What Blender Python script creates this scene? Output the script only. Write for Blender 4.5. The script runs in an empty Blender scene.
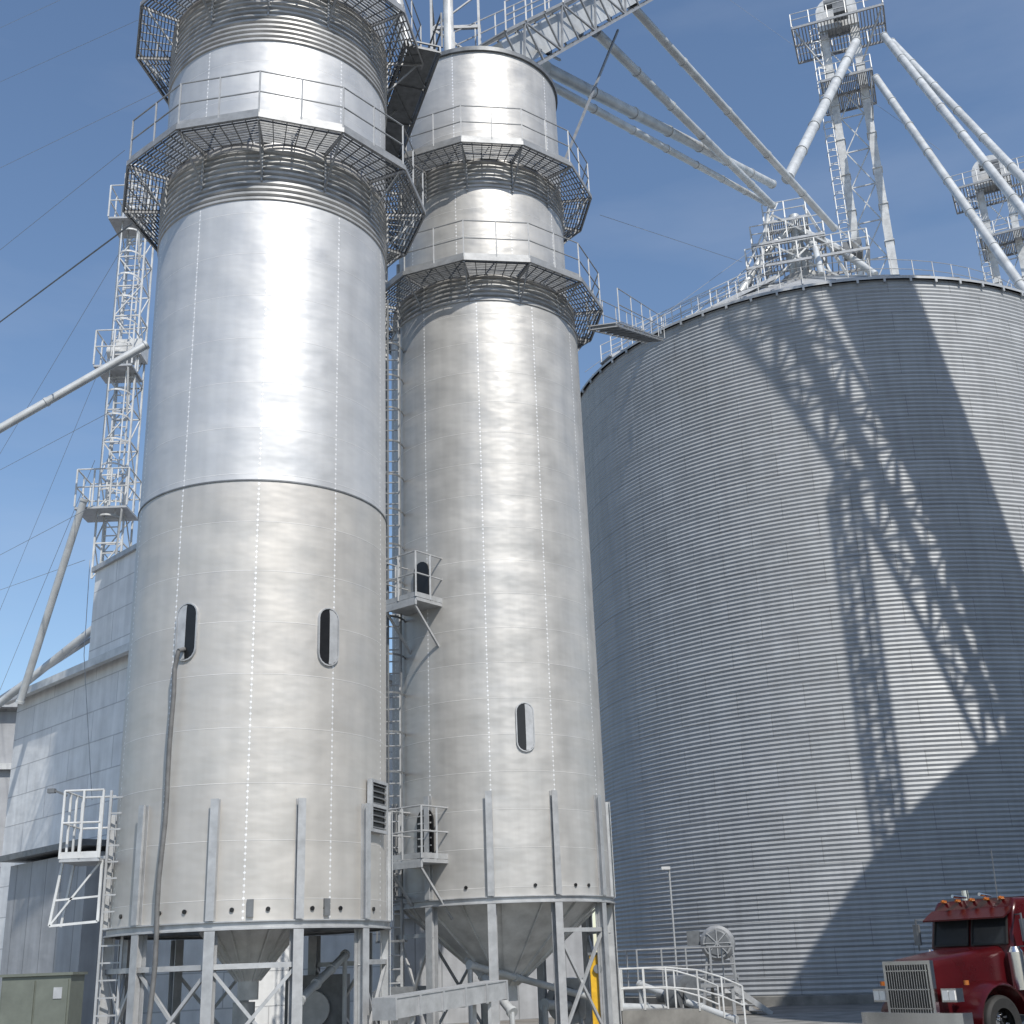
import bpy, math, random
from mathutils import Vector, Matrix
random.seed(4)
V=Vector; R=math.radians; PI=math.pi
sc=bpy.context.scene; col=sc.collection
# ---------------- camera model ----------------
F=1230.0; PITCH=R(20.2); ROLL=R(-2.2); EYE=1.8
cam=bpy.data.objects.new('camera',bpy.data.cameras.new('camera')); col.objects.link(cam)
CM=Matrix.Rotation(PI/2+PITCH,4,'X')@Matrix.Rotation(ROLL,4,'Z')
cam.matrix_world=Matrix.Translation((0,0,EYE))@CM
cam.data.sensor_width=36; cam.data.lens=36*F/1024; cam.data.clip_end=6000; cam.data.clip_start=.1
sc.camera=cam
def ray(px,py):
    return (CM.to_3x3()@V((px-512,512-py,-F))).normalized()
def at(px,py,d):
    r=ray(px,py); k=d/math.hypot(r.x,r.y); return V((r.x*k,r.y*k,EYE+r.z*k))
# ---------------- light ----------------
SA=R(25); SE=R(48)
S=V((math.sin(SA)*math.cos(SE),-math.cos(SA)*math.cos(SE),math.sin(SE)))
sun=bpy.data.objects.new('sun',bpy.data.lights.new('sun','SUN')); col.objects.link(sun)
sun.data.energy=4.3; sun.data.angle=R(.4); sun.data.color=(1,.95,.87)
sun.rotation_mode='QUATERNION'; sun.rotation_quaternion=S.to_track_quat('Z','Y')
w=bpy.data.worlds.new('World'); sc.world=w; w.use_nodes=True
nt=w.node_tree; bg=nt.nodes['Background']
sky=nt.nodes.new('ShaderNodeTexSky'); sky.sky_type='NISHITA'; sky.sun_disc=False
sky.sun_elevation=SE; sky.sun_rotation=R(180-25); sky.air_density=1.15; sky.dust_density=.6; sky.ozone_density=3.2
tc=nt.nodes.new('ShaderNodeTexCoord'); mp=nt.nodes.new('ShaderNodeMapping'); mp.inputs['Scale'].default_value=(1.4,1.4,6); mp.inputs['Rotation'].default_value=(.3,.5,.2)
nz=nt.nodes.new('ShaderNodeTexNoise'); nz.inputs['Scale'].default_value=1.8; nz.inputs['Detail'].default_value=8; nz.inputs['Roughness'].default_value=.5
mr=nt.nodes.new('ShaderNodeMapRange'); mr.inputs['From Min'].default_value=.5; mr.inputs['From Max'].default_value=.85; mr.inputs['To Max'].default_value=.22
mx=nt.nodes.new('ShaderNodeMix'); mx.data_type='RGBA'; mx.inputs[7].default_value=(4.6,5.0,5.8,1)
nt.links.new(tc.outputs['Generated'],mp.inputs[0]); nt.links.new(mp.outputs[0],nz.inputs['Vector']); nt.links.new(nz.outputs['Fac'],mr.inputs[0]); nt.links.new(mr.outputs[0],mx.inputs[0])
nt.links.new(sky.outputs[0],mx.inputs[6]); nt.links.new(mx.outputs[2],bg.inputs[0]); bg.inputs[1].default_value=.145
sc.view_settings.view_transform='Standard'; sc.view_settings.look='None'; sc.view_settings.exposure=0
# ---------------- materials ----------------
def newmat(name):
    m=bpy.data.materials.new(name); m.use_nodes=True
    t=m.node_tree; return m,t,t.nodes['Principled BSDF']
def N(t,k,**kw):
    n=t.nodes.new(k)
    for a,b in kw.items(): setattr(n,a,b)
    return n
def mat(name,c,metal=0,rough=.5,var=.18,scale=3,bump=.05,stretch=(1,1,1),dirt=None):
    m,t,b=newmat(name)
    tc=N(t,'ShaderNodeTexCoord'); mp=N(t,'ShaderNodeMapping'); mp.inputs['Scale'].default_value=stretch
    t.links.new(tc.outputs['Object'],mp.inputs[0])
    n=N(t,'ShaderNodeTexNoise'); n.inputs['Scale'].default_value=scale; n.inputs['Detail'].default_value=6; n.inputs['Roughness'].default_value=.6
    t.links.new(mp.outputs[0],n.inputs['Vector'])
    cr=N(t,'ShaderNodeValToRGB'); e=cr.color_ramp.elements
    d=dirt or tuple(x*(1-var*1.6) for x in c)
    e[0].position=.3; e[0].color=(*d,1); e[1].position=.65; e[1].color=(*[min(1,x*(1+var*.4)) for x in c],1)
    t.links.new(n.outputs['Fac'],cr.inputs[0]); t.links.new(cr.outputs[0],b.inputs['Base Color'])
    b.inputs['Metallic'].default_value=metal; b.inputs['Roughness'].default_value=rough
    if bump:
        bp=N(t,'ShaderNodeBump'); bp.inputs['Strength'].default_value=bump*4; bp.inputs['Distance'].default_value=.02
        t.links.new(n.outputs['Fac'],bp.inputs['Height']); t.links.new(bp.outputs[0],b.inputs['Normal'])
    return m
def sheet(name,c1,c2,seam,metal,rough,bw,rh,off,mortar=.012,dent=.6,dscale=.7,streak=.25,rivets=False):
    """sheet-metal cladding on UV (metres): riveted sheets, dents, streaks"""
    m,t,b=newmat(name); L=t.links.new
    uv=N(t,'ShaderNodeUVMap')
    br=N(t,'ShaderNodeTexBrick'); br.offset=off; br.offset_frequency=2
    br.inputs['Scale'].default_value=1; br.inputs['Brick Width'].default_value=bw; br.inputs['Row Height'].default_value=rh
    br.inputs['Mortar Size'].default_value=mortar; br.inputs['Mortar Smooth'].default_value=.3; br.inputs['Bias'].default_value=0
    br.inputs['Color1'].default_value=(*c1,1); br.inputs['Color2'].default_value=(*c2,1); br.inputs['Mortar'].default_value=(*seam,1)
    L(uv.outputs[0],br.inputs['Vector'])
    mp=N(t,'ShaderNodeMapping'); mp.inputs['Scale'].default_value=(2.5,.16,1); L(uv.outputs[0],mp.inputs[0])
    ns=N(t,'ShaderNodeTexNoise'); ns.inputs['Scale'].default_value=1.3; ns.inputs['Detail'].default_value=7; L(mp.outputs[0],ns.inputs['Vector'])
    n2=N(t,'ShaderNodeTexNoise'); n2.inputs['Scale'].default_value=dscale*1.7; n2.inputs['Detail'].default_value=5; L(uv.outputs[0],n2.inputs['Vector'])
    ad=N(t,'ShaderNodeMath',operation='ADD'); L(ns.outputs['Fac'],ad.inputs[0]); L(n2.outputs['Fac'],ad.inputs[1])
    mr=N(t,'ShaderNodeMapRange'); mr.inputs['From Min'].default_value=.7; mr.inputs['From Max'].default_value=1.3
    mr.inputs['To Min'].default_value=1-streak; mr.inputs['To Max'].default_value=1+streak*.3; L(ad.outputs[0],mr.inputs[0])
    mx=N(t,'ShaderNodeMix',data_type='RGBA',blend_type='MULTIPLY'); mx.inputs[0].default_value=1
    L(br.outputs['Color'],mx.inputs[6]); L(mr.outputs[0],mx.inputs[7]); colr=mx.outputs[2]
    b1=N(t,'ShaderNodeBump'); b1.inputs['Strength'].default_value=dent; b1.inputs['Distance'].default_value=.12
    m3=N(t,'ShaderNodeMapping'); m3.inputs['Scale'].default_value=(.7,1.3,1); L(uv.outputs[0],m3.inputs[0])
    n3=N(t,'ShaderNodeTexNoise'); n3.inputs['Scale'].default_value=dscale; n3.inputs['Detail'].default_value=3; L(m3.outputs[0],n3.inputs['Vector']); L(n3.outputs['Fac'],b1.inputs['Height'])
    last=b1
    if rivets:
        # rivet heads dotted along the upright lap seams
        sx=N(t,'ShaderNodeSeparateXYZ'); L(uv.outputs[0],sx.inputs[0])
        def ping(o,p):
            a=N(t,'ShaderNodeMath',operation='PINGPONG'); a.inputs[1].default_value=p/2; L(o,a.inputs[0]); return a.outputs[0]
        dx=ping(sx.outputs[0],bw); dz=ping(sx.outputs[1],.11)
        sq=N(t,'ShaderNodeMath',operation='MULTIPLY'); L(dx,sq.inputs[0]); L(dx,sq.inputs[1])
        sz=N(t,'ShaderNodeMath',operation='MULTIPLY'); L(dz,sz.inputs[0]); L(dz,sz.inputs[1])
        su=N(t,'ShaderNodeMath',operation='ADD'); L(sq.outputs[0],su.inputs[0]); L(sz.outputs[0],su.inputs[1])
        lt=N(t,'ShaderNodeMath',operation='LESS_THAN'); lt.inputs[1].default_value=.022**2; L(su.outputs[0],lt.inputs[0])
        x2=N(t,'ShaderNodeMix',data_type='RGBA'); x2.inputs[7].default_value=(.85,.85,.85,1); L(lt.outputs[0],x2.inputs[0]); L(colr,x2.inputs[6]); colr=x2.outputs[2]
    L(colr,b.inputs['Base Color'])
    b.inputs['Metallic'].default_value=metal
    r2=N(t,'ShaderNodeMapRange'); r2.inputs['From Min'].default_value=.3; r2.inputs['From Max'].default_value=.7
    r2.inputs['To Min'].default_value=rough-.05; r2.inputs['To Max'].default_value=rough+.1; L(n2.outputs['Fac'],r2.inputs[0]); L(r2.outputs[0],b.inputs['Roughness'])
    b2=N(t,'ShaderNodeBump'); b2.inputs['Strength'].default_value=.6; b2.inputs['Distance'].default_value=.012; L(br.outputs['Fac'],b2.inputs['Height']); L(last.outputs[0],b2.inputs['Normal'])
    L(b2.outputs[0],b.inputs['Normal'])
    return m
M={}
M['shell_low']=sheet('perforated_shell',(.56,.54,.505),(.525,.505,.475),(.66,.65,.63),.36,.48,1.62,1.02,0,.008,.38,.9,.13,True)
M['shell_up']=sheet('galvanised_shell',(.59,.595,.60),(.56,.565,.57),(.70,.70,.70),.38,.47,1.62,1.02,0,.007,.42,.8,.12,True)
M['shell_two']=sheet('weathered_shell',(.55,.54,.52),(.515,.505,.485),(.65,.645,.63),.38,.46,1.55,.86,0,.008,.5,.8,.17,True)
M['bin']=sheet('bin_sheets',(.40,.415,.43),(.37,.385,.40),(.28,.29,.30),.12,.55,2.85,1.0,.5,.018,.1,.5,.16)
M['siding']=sheet('white_siding',(.80,.81,.81),(.75,.76,.77),(.52,.53,.54),0,.6,3.0,.95,.5,.02,.35,.9,.2)
M['siding_grey']=sheet('grey_siding',(.38,.39,.405),(.35,.36,.38),(.24,.25,.26),0,.6,1.0,6,.5,.03,.3,.9,.25)
M['galv']=mat('galvanised_steel',(.46,.47,.48),.3,.45,.15,4,.03)
M['rail']=mat('grey_rail_steel',(.33,.34,.35),.3,.5,.15,4,.03)
M['galv_dark']=mat('dull_steel',(.18,.19,.20),.3,.5,.2,4,.03)
M['grate']=mat('steel_grating',(.19,.20,.21),.3,.6,.2,6,.03)
M['white']=mat('white_painted_steel',(.62,.63,.63),.05,.45,.2,2,.02)
M['spout']=mat('spout_steel',(.55,.57,.58),.15,.42,.2,1.2,.02)
M['ribs']=mat('ribbed_steel',(.43,.43,.425),.3,.45,.2,2,.03)
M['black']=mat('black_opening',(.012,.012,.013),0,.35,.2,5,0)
M['rubber']=mat('black_rubber',(.02,.02,.02),0,.7,.2,8,.03)
M['hose']=mat('grey_hose',(.16,.16,.16),.1,.6,.2,5,.02)
M['concrete']=mat('concrete',(.24,.235,.22),0,.85,.3,1.2,.1)
M['ground']=mat('gravel_ground',(.22,.205,.185),0,.9,.3,.8,.15)
M['yellow']=mat('yellow_paint',(.72,.42,.02),0,.45,.2,4,.02)
M['cabinet']=mat('olive_grey_cabinet',(.15,.165,.14),.1,.5,.15,3,.02)
M['red']=mat('dark_red_paint',(.060,.004,.006),.1,.25,.2,1.5,0)
M['chrome']=mat('chrome',(.70,.70,.71),1,.2,.06,3,0)
M['glass']=mat('dark_glass',(.025,.03,.035),0,.08,.2,3,0)
M['lamp_glass']=mat('lamp_glass',(.7,.7,.68),0,.15,.1,6,0)
M['amber']=mat('amber_lens',(.36,.11,.02),0,.3,.1,6,0)
M['roofm']=mat('bin_roof_steel',(.44,.45,.455),.2,.45,.15,1,.03)
# ---------------- mesh builder ----------------
class MB:
    def __init__(s): s.v=[]; s.f=[]; s.uv=[]; s.has=False
    def add(s,vs,fs,uvs=None):
        k=len(s.v); s.v+= [V(p) for p in vs]
        for i,f in enumerate(fs):
            s.f.append([a+k for a in f]); s.uv.append(uvs[i] if uvs else [(0,0)]*len(f))
        if uvs: s.has=True
        return s
    def obox(s,c,ax,ay,az):
        c=V(c); vs=[c+ax*i+ay*j+az*k for i in(-1,1) for j in(-1,1) for k in(-1,1)]
        return s.add(vs,[(0,1,3,2),(4,6,7,5),(0,4,5,1),(2,3,7,6),(0,2,6,4),(1,5,7,3)])
    def box(s,c,sz): return s.obox(c,V((sz[0]/2,0,0)),V((0,sz[1]/2,0)),V((0,0,sz[2]/2)))
    def bar(s,a,b,w=.05,h=None,up=V((0,0,1))):
        a=V(a);b=V(b); d=b-a
        if d.length<1e-5: return s
        h=h or w; n=d.normalized(); x=n.cross(up)
        if x.length<1e-3: x=n.cross(V((0,1,0)))
        x.normalize(); y=x.cross(n)
        return s.obox((a+b)/2,x*w/2,y*h/2,d/2)
    def tube(s,a,b,r,n=10,r1=None,cap=True):
        a=V(a);b=V(b); d=(b-a)
        if d.length<1e-5: return s
        d.normalize(); x=d.orthogonal().normalized(); y=d.cross(x); r1=r if r1 is None else r1
        vs=[]
        for p,q in((a,r),(b,r1)):
            for i in range(n):
                t=2*PI*i/n; vs.append(p+x*q*math.cos(t)+y*q*math.sin(t))
        fs=[(i,(i+1)%n,n+(i+1)%n,n+i) for i in range(n)]
        if cap: fs+=[tuple(range(n))[::-1],tuple(range(n,2*n))]
        return s.add(vs,fs)
    def path(s,pts,r,n=8):
        for a,b in zip(pts,pts[1:]): s.tube(a,b,r,n)
        return s
    def lathe(s,prof,n=96,c=(0,0,0),uvr=None,a0=0,a1=2*PI,mx=None):
        c=V(c); full=abs(a1-a0-2*PI)<1e-4; m=n if full else n+1; vs=[]
        for (r,z) in prof:
            for i in range(m):
                t=a0+(a1-a0)*i/n; p=V((r*math.cos(t),r*math.sin(t),z))
                if mx: p=mx@p
                vs.append(p+c)
        fs=[];us=[]; u=uvr or 1
        for j in range(len(prof)-1):
            for i in range(n):
                i2=(i+1)%m
                fs.append((j*m+i,j*m+i2,(j+1)*m+i2,(j+1)*m+i))
                ta=(a0+(a1-a0)*i/n)*u; tb=(a0+(a1-a0)*(i+1)/n)*u
                us.append([(ta,prof[j][1]),(tb,prof[j][1]),(tb,prof[j+1][1]),(ta,prof[j+1][1])])
        return s.add(vs,fs,us if uvr else None)
    def prism(s,poly,off):
        off=V(off); n=len(poly); vs=[V(p) for p in poly]+[V(p)+off for p in poly]
        return s.add(vs,[tuple(range(n))[::-1],tuple(range(n,2*n))]+[(i,(i+1)%n,n+(i+1)%n,n+i) for i in range(n)])
    def quad(s,a,b,c,d,u0=0):
        a,b,c,d=map(V,(a,b,c,d)); L=(b-a).length
        return s.add([a,b,c,d],[(0,1,2,3)],[[(u0,a.z),(u0+L,b.z),(u0+L,c.z),(u0,d.z)]])
    def build(s,name,m,parent=None,origin=None,local=False,smooth=True):
        if parent is not None and not local: o0=parent['_w']; o0=V(o0)
        elif origin is not None: o0=V(origin)
        else: o0=V((0,0,0))
        me=bpy.data.meshes.new(name); me.from_pydata([p-o0 for p in s.v],[],s.f)
        if s.has:
            l=me.uv_layers.new(name='UVMap'); fl=[]
            for f in s.uv:
                for q in f: fl+= [q[0],q[1]]
            l.data.foreach_set('uv',fl)
        if smooth:
            me.polygons.foreach_set('use_smooth',[True]*len(me.polygons)); me.set_sharp_from_angle(angle=R(38))
        me.materials.append(m); me.update()
        o=bpy.data.objects.new(name,me); col.objects.link(o)
        if parent is not None:
            o.parent=parent
            if local: o['_w']=[0,0,0]
            else:
                o['_w']=list(o0)
        else: o.location=o0; o['_w']=list(o0)
        return o
def thing(name,label,cat,loc,group=None,rz=0):
    o=bpy.data.objects.new(name,None); col.objects.link(o); o.location=loc; o.rotation_euler=(0,0,rz)
    o['label']=label; o['category']=cat; o['_w']=list(loc); o.empty_display_size=.3
    if group:o['group']=group
    return o
def tag(o,label,cat,group=None):
    o['label']=label;o['category']=cat
    if group:o['group']=group
    return o
def railing(mb,pts,h=1.1,r=.022,closed=False,step=1.6,toe=True):
    pts=[V(p) for p in pts]; Z=V((0,0,1)); seg=list(zip(pts,pts[1:]))
    if closed: seg.append((pts[-1],pts[0]))
    for a,b in seg:
        for k in (1,.52): mb.tube(a+Z*h*k,b+Z*h*k,r,6)
        if toe: mb.bar(a+Z*.06,b+Z*.06,.012,.12)
        n=max(1,round((b-a).length/step))
        for i in range(n): p=a.lerp(b,i/n); mb.bar(p,p+Z*h,r*1.9,r*1.9,V((0,1,0)))
    if not closed: mb.bar(pts[-1],pts[-1]+Z*h,r*1.9,r*1.9,V((0,1,0)))
    return mb
class Cyl:
    def __init__(s,x,y):
        s.c=V((x,y,0)); s.D=math.hypot(x,y); s.n=V((-x,-y,0)).normalized(); s.t=V((-s.n.y,s.n.x,0))
    def nr(s,ph): return s.n*math.cos(ph)+s.t*math.sin(ph)
    def tn(s,ph): return s.t*math.cos(ph)-s.n*math.sin(ph)
    def pt(s,ph,r,z): return s.c+s.nr(ph)*r+V((0,0,z))
    def hit(s,px,py,r):
        d=ray(px,py); h=math.hypot(d.x,d.y); dx,dy=d.x/h,d.y/h
        b=dx*s.c.x+dy*s.c.y; q=b*b-(s.D**2-r*r)
        k=b-math.sqrt(max(q,0)); p=V((dx*k,dy*k,0))-s.c
        return math.atan2(p.dot(s.t),p.dot(s.n)), EYE+d.z/h*k
def azpt(az,d): return (d*math.sin(R(az)),d*math.cos(R(az)))
T1=Cyl(*azpt(-12.1,26)); T2=Cyl(*azpt(-1.1,31.5)); B=Cyl(*azpt(15.5,63.3))
Z=V((0,0,1))
# ---------------- ground ----------------
g=MB(); g.add([(-3000,-3000,0),(3000,-3000,0),(3000,3000,0),(-3000,3000,0)],[(0,1,2,3)])
o=g.build('ground',M['ground'],smooth=False); o['kind']='structure'
g=MB(); g.box((0,28,.004-.1),(46,30,.2)); o=g.build('pavement',M['concrete'],smooth=False); o['kind']='structure'

# ---------------- dryer towers ----------------
def hsec(mb,a,b,n,t,w=.16,d=.16,th=.018):
    a=V(a);b=V(b); c=(a+b)/2; h=(b-a)/2
    mb.obox(c+n*d/2,t*w/2,n*th/2,h); mb.obox(c-n*d/2,t*w/2,n*th/2,h); mb.obox(c,t*th/2,n*(d/2-th),h)
def ring_platform(T,root,name,z,rin,rout,n=12,off=0,label=None,drop=1.0):
    ang=[off+2*PI*i/n for i in range(n+1)]
    deck=MB()
    for a,b in zip(ang,ang[1:]):
        nb_=int((rout-rin)/.085)
        for k in range(nb_+1):
            q=rin+.02+(rout-rin-.03)*k/nb_; deck.bar(T.pt(a,q,z-.03),T.pt(b,q,z-.03),.022,.04)
        for k in range(0,7):
            u=k/6; deck.bar(T.pt(a,rin,z-.065).lerp(T.pt(b,rin,z-.065),u),T.pt(a,rout,z-.065).lerp(T.pt(b,rout,z-.065),u),.02,.025)
    d=deck.build(name,M['grate'],root)
    if label: d['label']=label
    fs=MB()
    for a,b in zip(ang,ang[1:]):
        fs.bar(T.pt(a,rout+.02,z-.04),T.pt(b,rout+.02,z-.04),.04,.12)
    fs.build('edge_channel',M['rail'],d)
    pts=[T.pt(a,rout-.03,z+.03) for a in ang][:-1]
    rl=railing(MB(),pts,1.12,.018,closed=True,step=1.0); rl.build('railing',M['rail'],d)
    for i,a in enumerate(ang[:-1]):
        m=MB(); m.bar(T.pt(a,rin,z-.12),T.pt(a,rout,z-.12),.04,.06); m.bar(T.pt(a,rin+.03,z-drop),T.pt(a,rout-.15,z-.15),.035,.035)
        m.bar(T.pt(a,rin+.04,z-drop-.08),T.pt(a,rin+.04,z-.14),.04,.04,T.nr(a)); m.build('bracket',M['rail'],d)
    return d
def ribs(mb,T,r,z0,z1,p=.16,d=.05):
    prof=[(r,z0)]; k=int((z1-z0)/p)
    for i in range(k):
        z=z0+(z1-z0)*i/k; q=(z1-z0)/k
        prof+=[(r,z+.01),(r+d,z+q*.3),(r+d,z+q*.7),(r,z+q*.99)]
    mb.lathe(prof,96,T.c)
def opening(T,root,px,py,r,w,h,label=None):
    ph,z=T.hit(px,py,r); n=T.nr(ph); t=T.tn(ph); c=T.pt(ph,r,z)
    def stad(w,h,o):
        pts=[]; q=w/2; hh=h/2-q
        for i in range(9): a=PI*i/8; pts.append(c+t*math.cos(a)*q+V((0,0,hh+math.sin(a)*q))+n*o)
        for i in range(9): a=PI+PI*i/8; pts.append(c+t*math.cos(a)*q+V((0,0,-hh+math.sin(a)*q))+n*o)
        return pts
    A=stad(w+.05,h+.05,.04);A0=stad(w+.07,h+.07,-.06);Bq=stad(w,h,.04);Bi=stad(w,h,-.0)
    k=len(A); m=MB(); m.add(A0+A+Bq+Bi,[(j*k+i,j*k+(i+1)%k,(j+1)*k+(i+1)%k,(j+1)*k+i) for j in range(3) for i in range(k)])
    fr=m.build('inspection_opening',M['galv'],root)
    if label: fr['label']=label
    p=MB(); p.add(stad(w,h,.022),[tuple(range(k))]); p.build('hollow_shade',M['black'],fr)  # flat black sheet paints the shade inside the opening
    sg=-1 if (T is T1 and px<250) else 1
    qw=w/2; hh=h/2-qw; vs=[]; nn=14
    for i in range(nn+1):
        y=-h/2+.02+(h-.04)*i/nn
        e=qw if abs(y)<=hh else math.sqrt(max(qw*qw-(abs(y)-hh)**2,0))
        inner=max(e-.19*(e/qw),-e)
        vs+= [c+t*sg*e*.98+Z*y+n*.032, c+t*sg*inner+Z*y+n*.028]
    fs=[(2*i,2*i+1,2*i+3,2*i+2) for i in range(nn)]
    m=MB(); m.add(vs,fs); m.build('jamb',M['galv'],fr,smooth=False)
def dryer(T,r,zr,label,hop,nl,off,stiff,braces):
    root=thing('dryer_tower',label,'grain dryer',(T.c.x,T.c.y,0),'the two round dryer towers')
    m=MB(); m.lathe([(r-.02,zr-.12),(r+.09,zr-.12),(r+.09,zr-.09),(r+.04,zr-.08),(r+.04,zr+.0),(r+.09,zr+.01),(r+.09,zr+.03),(r-.02,zr+.03)],96,T.c); m.build('base_ring',M['galv'],root)
    m=MB(); m.lathe([(r-.02,zr-.05),(hop[0],zr-.05)],64,T.c); m.build('floor_plate',M['galv_dark'],root)
    m=MB()
    m.lathe([(hop[0],zr-.02),(hop[1],hop[2]),(hop[1],hop[2]-.35)],48,T.c)
    for i in range(16):
        a=2*PI*i/16; m.bar(T.pt(a,hop[0]+.01,zr-.06),T.pt(a,hop[1]+.02,hop[2]),.03,.05)
    m.build('hopper',M['white'],root)  # paler material stands in for sunlight that the ring keeps off the hopper
    for i in range(nl):
        a=off+2*PI*i/nl; n=T.nr(a);t=T.tn(a)
        m=MB(); hsec(m,T.pt(a,r-.02,0.03),T.pt(a,r-.02,zr-.13),n,t,.19,.19); m.obox(T.pt(a,r-.02,.015),n*.2,t*.2,V((0,0,.015)))
        m.build('leg',M['galv'],root)
        m=MB(); hsec(m,T.pt(a,r+.065,zr+.04),T.pt(a,r+.065,zr+stiff),n,t,.15,.11,.014); m.build('stiffener',M['galv'],root)
    for i in range(nl):
        if i in braces:
            a=off+2*PI*i/nl; b=off+2*PI*(i+1)/nl; m=MB()
            m.bar(T.pt(a,r-.02,.25),T.pt(b,r-.02,zr-.75),.06,.06); m.bar(T.pt(b,r-.06,.25),T.pt(a,r-.06,zr-.75),.06,.06); m.bar(T.pt(a,r-.02,zr-.72),T.pt(b,r-.02,zr-.72),.07,.09)
            m.build('cross_brace',M['galv'],root)
    return root
r1=2.66; zr1=2.67
d1=dryer(T1,r1,zr1,'left and nearer of the two tall round silver dryer towers, with two oval openings',(.95,.2,1.7),11,R(-47.5),2.15,(0,1,3,5,7,9,10))
_,zs=T1.hit(262,480,r1); _,zc0=T1.hit(270,200,r1); _,zc1=T1.hit(270,166,r1)
def shell_uv(T,r,prof): 
    m=MB(); m.lathe(prof,128,T.c,uvr=r); return m
def fill(a,b,step=.5):
    n=max(1,int((b-a)/step)); return [a+(b-a)*i/n for i in range(n+1)]
shell_uv(T1,r1,[(r1,z) for z in fill(zr1,zs)]).build('lower_shell',M['shell_low'],d1)
shell_uv(T1,r1,[(r1-.012,z) for z in fill(zs,zc0)]).build('upper_shell',M['shell_up'],d1)
m=MB(); m.lathe([(r1-.01,zs-.02),(r1+.018,zs-.018),(r1+.018,zs+.012),(r1-.015,zs+.02)],96,T1.c); m.build('seam_band',M['galv_dark'],d1)
m=MB(); ribs(m,T1,r1-.04,zc0-.02,19.0,.13,.06); m.build('ribbed_collar',M['ribs'],d1)
shell_uv(T1,r1,[(r1-.012,z) for z in fill(18.98,22.0)]).build('top_shell',M['shell_up'],d1)
m=MB(); ribs(m,T1,r1-.03,21.95,23.7,.13,.06); m.build('ribbed_collar',M['ribs'],d1)
shell_uv(T1,r1,[(r1-.012,z) for z in fill(23.68,26.5)]).build('head_shell',M['shell_up'],d1)
m=MB(); m.lathe([(r1+.12,26.4),(r1+.12,26.52),(.5,27.7),(.01,27.7)],64,T1.c); m.build('roof',M['roofm'],d1)
p1=ring_platform(T1,d1,'ring_platform',19.2,r1,3.6,12,R(-7),label='lower ring walkway of the left tower')
p2=ring_platform(T1,d1,'ring_platform',23.75,r1,3.6,12,R(-7),label='upper ring walkway at the top edge of the photo')
opening(T1,d1,187,632,r1,.42,1.1,'oval opening with a hose hanging from it')
opening(T1,d1,328,637,r1,.42,1.12,'oval opening on the right')
ph,z=T1.hit(375,807,r1); n=T1.nr(ph);t=T1.tn(ph);c=T1.pt(ph,r1,z)
m=MB(); m.obox(c+n*.02,t*.36,n*.03,V((0,0,.47))); lv=m.build('vent',M['black'],d1)
m=MB()
for sx in(-1,1): m.obox(c+n*.06+t*sx*.36,t*.03,n*.05,V((0,0,.5)))
for k in(-1,0,1): m.obox(c+n*.06+V((0,0,.47*k)),t*.35,n*.05,V((0,0,.03)))
m.build('frame',M['galv'],lv)
m=MB()
for k in range(8): m.obox(c+n*.07+V((0,0,-.4+.115*k)),t*.31,n*.035+V((0,0,-.02)),V((0,0,.008)))
m.build('louvre',M['galv_dark'],lv)
for px in (122,160,185,232,250,268,312,325,340,373):
    ph,z=T1.hit(px,907,r1); m=MB(); m.tube(T1.pt(ph,r1-.02,zr1+.22),T1.pt(ph,r1+.03,zr1+.22),.04,12); m.build('port_plug',M['black'],d1)
for px in (250,326):
    ph,z=T1.hit(px,912,r1); n=T1.nr(ph);t=T1.tn(ph); m=MB(); m.obox(T1.pt(ph,r1+.02,zr1+.24),t*.06,n*.03,V((0,0,.15))); m.build('clean_out_door',M['galv_dark'],d1)
ph,z=T1.hit(181,655,r1)
m=MB(); pts=[T1.pt(ph+.03,r1+.02,z+.1),T1.pt(ph+.02,r1+.16,z+.04),T1.pt(ph,r1+.17,z-.3)]
for k in range(1,16): pts.append(T1.pt(ph-.003*k+.005*math.sin(k*1.3),r1+.14+.02*math.sin(k),z-.3-(z-.4)*k/15))
m.path(pts,.045,10); tag(m.build('hose',M['hose'],origin=T1.pt(ph,r1+.2,0)),'dark hose hanging down the left tower from its left oval opening','hose')

zr2=3.22; r2=2.66; ru=2.44
d2=dryer(T2,r2,zr2,'right and farther round silver dryer tower, with one oval opening and a wide cone hopper',(2.45,.3,1.35),11,R(-5),2.35,(1,8,9,3,6))
_,zk0=T2.hit(478,300,r2)
shell_uv(T2,r2,[(r2,z) for z in fill(zr2,zk0)]).build('lower_shell',M['shell_two'],d2)
m=MB(); m.lathe([(r2+.0,zk0-.03),(r2+.03,zk0-.02),(r2+.03,zk0+.03),(r2-.05,zk0+.06)],96,T2.c); ribs(m,T2,r2-.09,zk0,19.3,.13,.06); m.build('ribbed_collar',M['ribs'],d2)
shell_uv(T2,ru,[(ru+.1,19.25)]+[(ru,z) for z in fill(19.4,22.2)]).build('middle_shell',M['shell_two'],d2)
m=MB(); ribs(m,T2,ru-.02,22.15,23.1,.13,.05); m.build('ribbed_collar',M['ribs'],d2)
shell_uv(T2,ru,[(ru,z) for z in fill(23.1,26.9)]).build('head_shell',M['shell_two'],d2)
m=MB(); m.lathe([(ru-.02,26.85),(ru+.07,26.86),(ru+.07,27.0),(ru-.02,27.0),(.3,27.5),(.01,27.5)],64,T2.c); m.build('roof',M['galv_dark'],d2)
ring_platform(T2,d2,'ring_platform',19.35,r2-.1,3.42,12,R(-8),label='lower ring walkway of the right tower')
ring_platform(T2,d2,'ring_platform',23.15,ru,3.32,12,R(-8),label='upper ring walkway of the right tower')
opening(T2,d2,525,727,r2,.4,1.12,'single oval opening')
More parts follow.
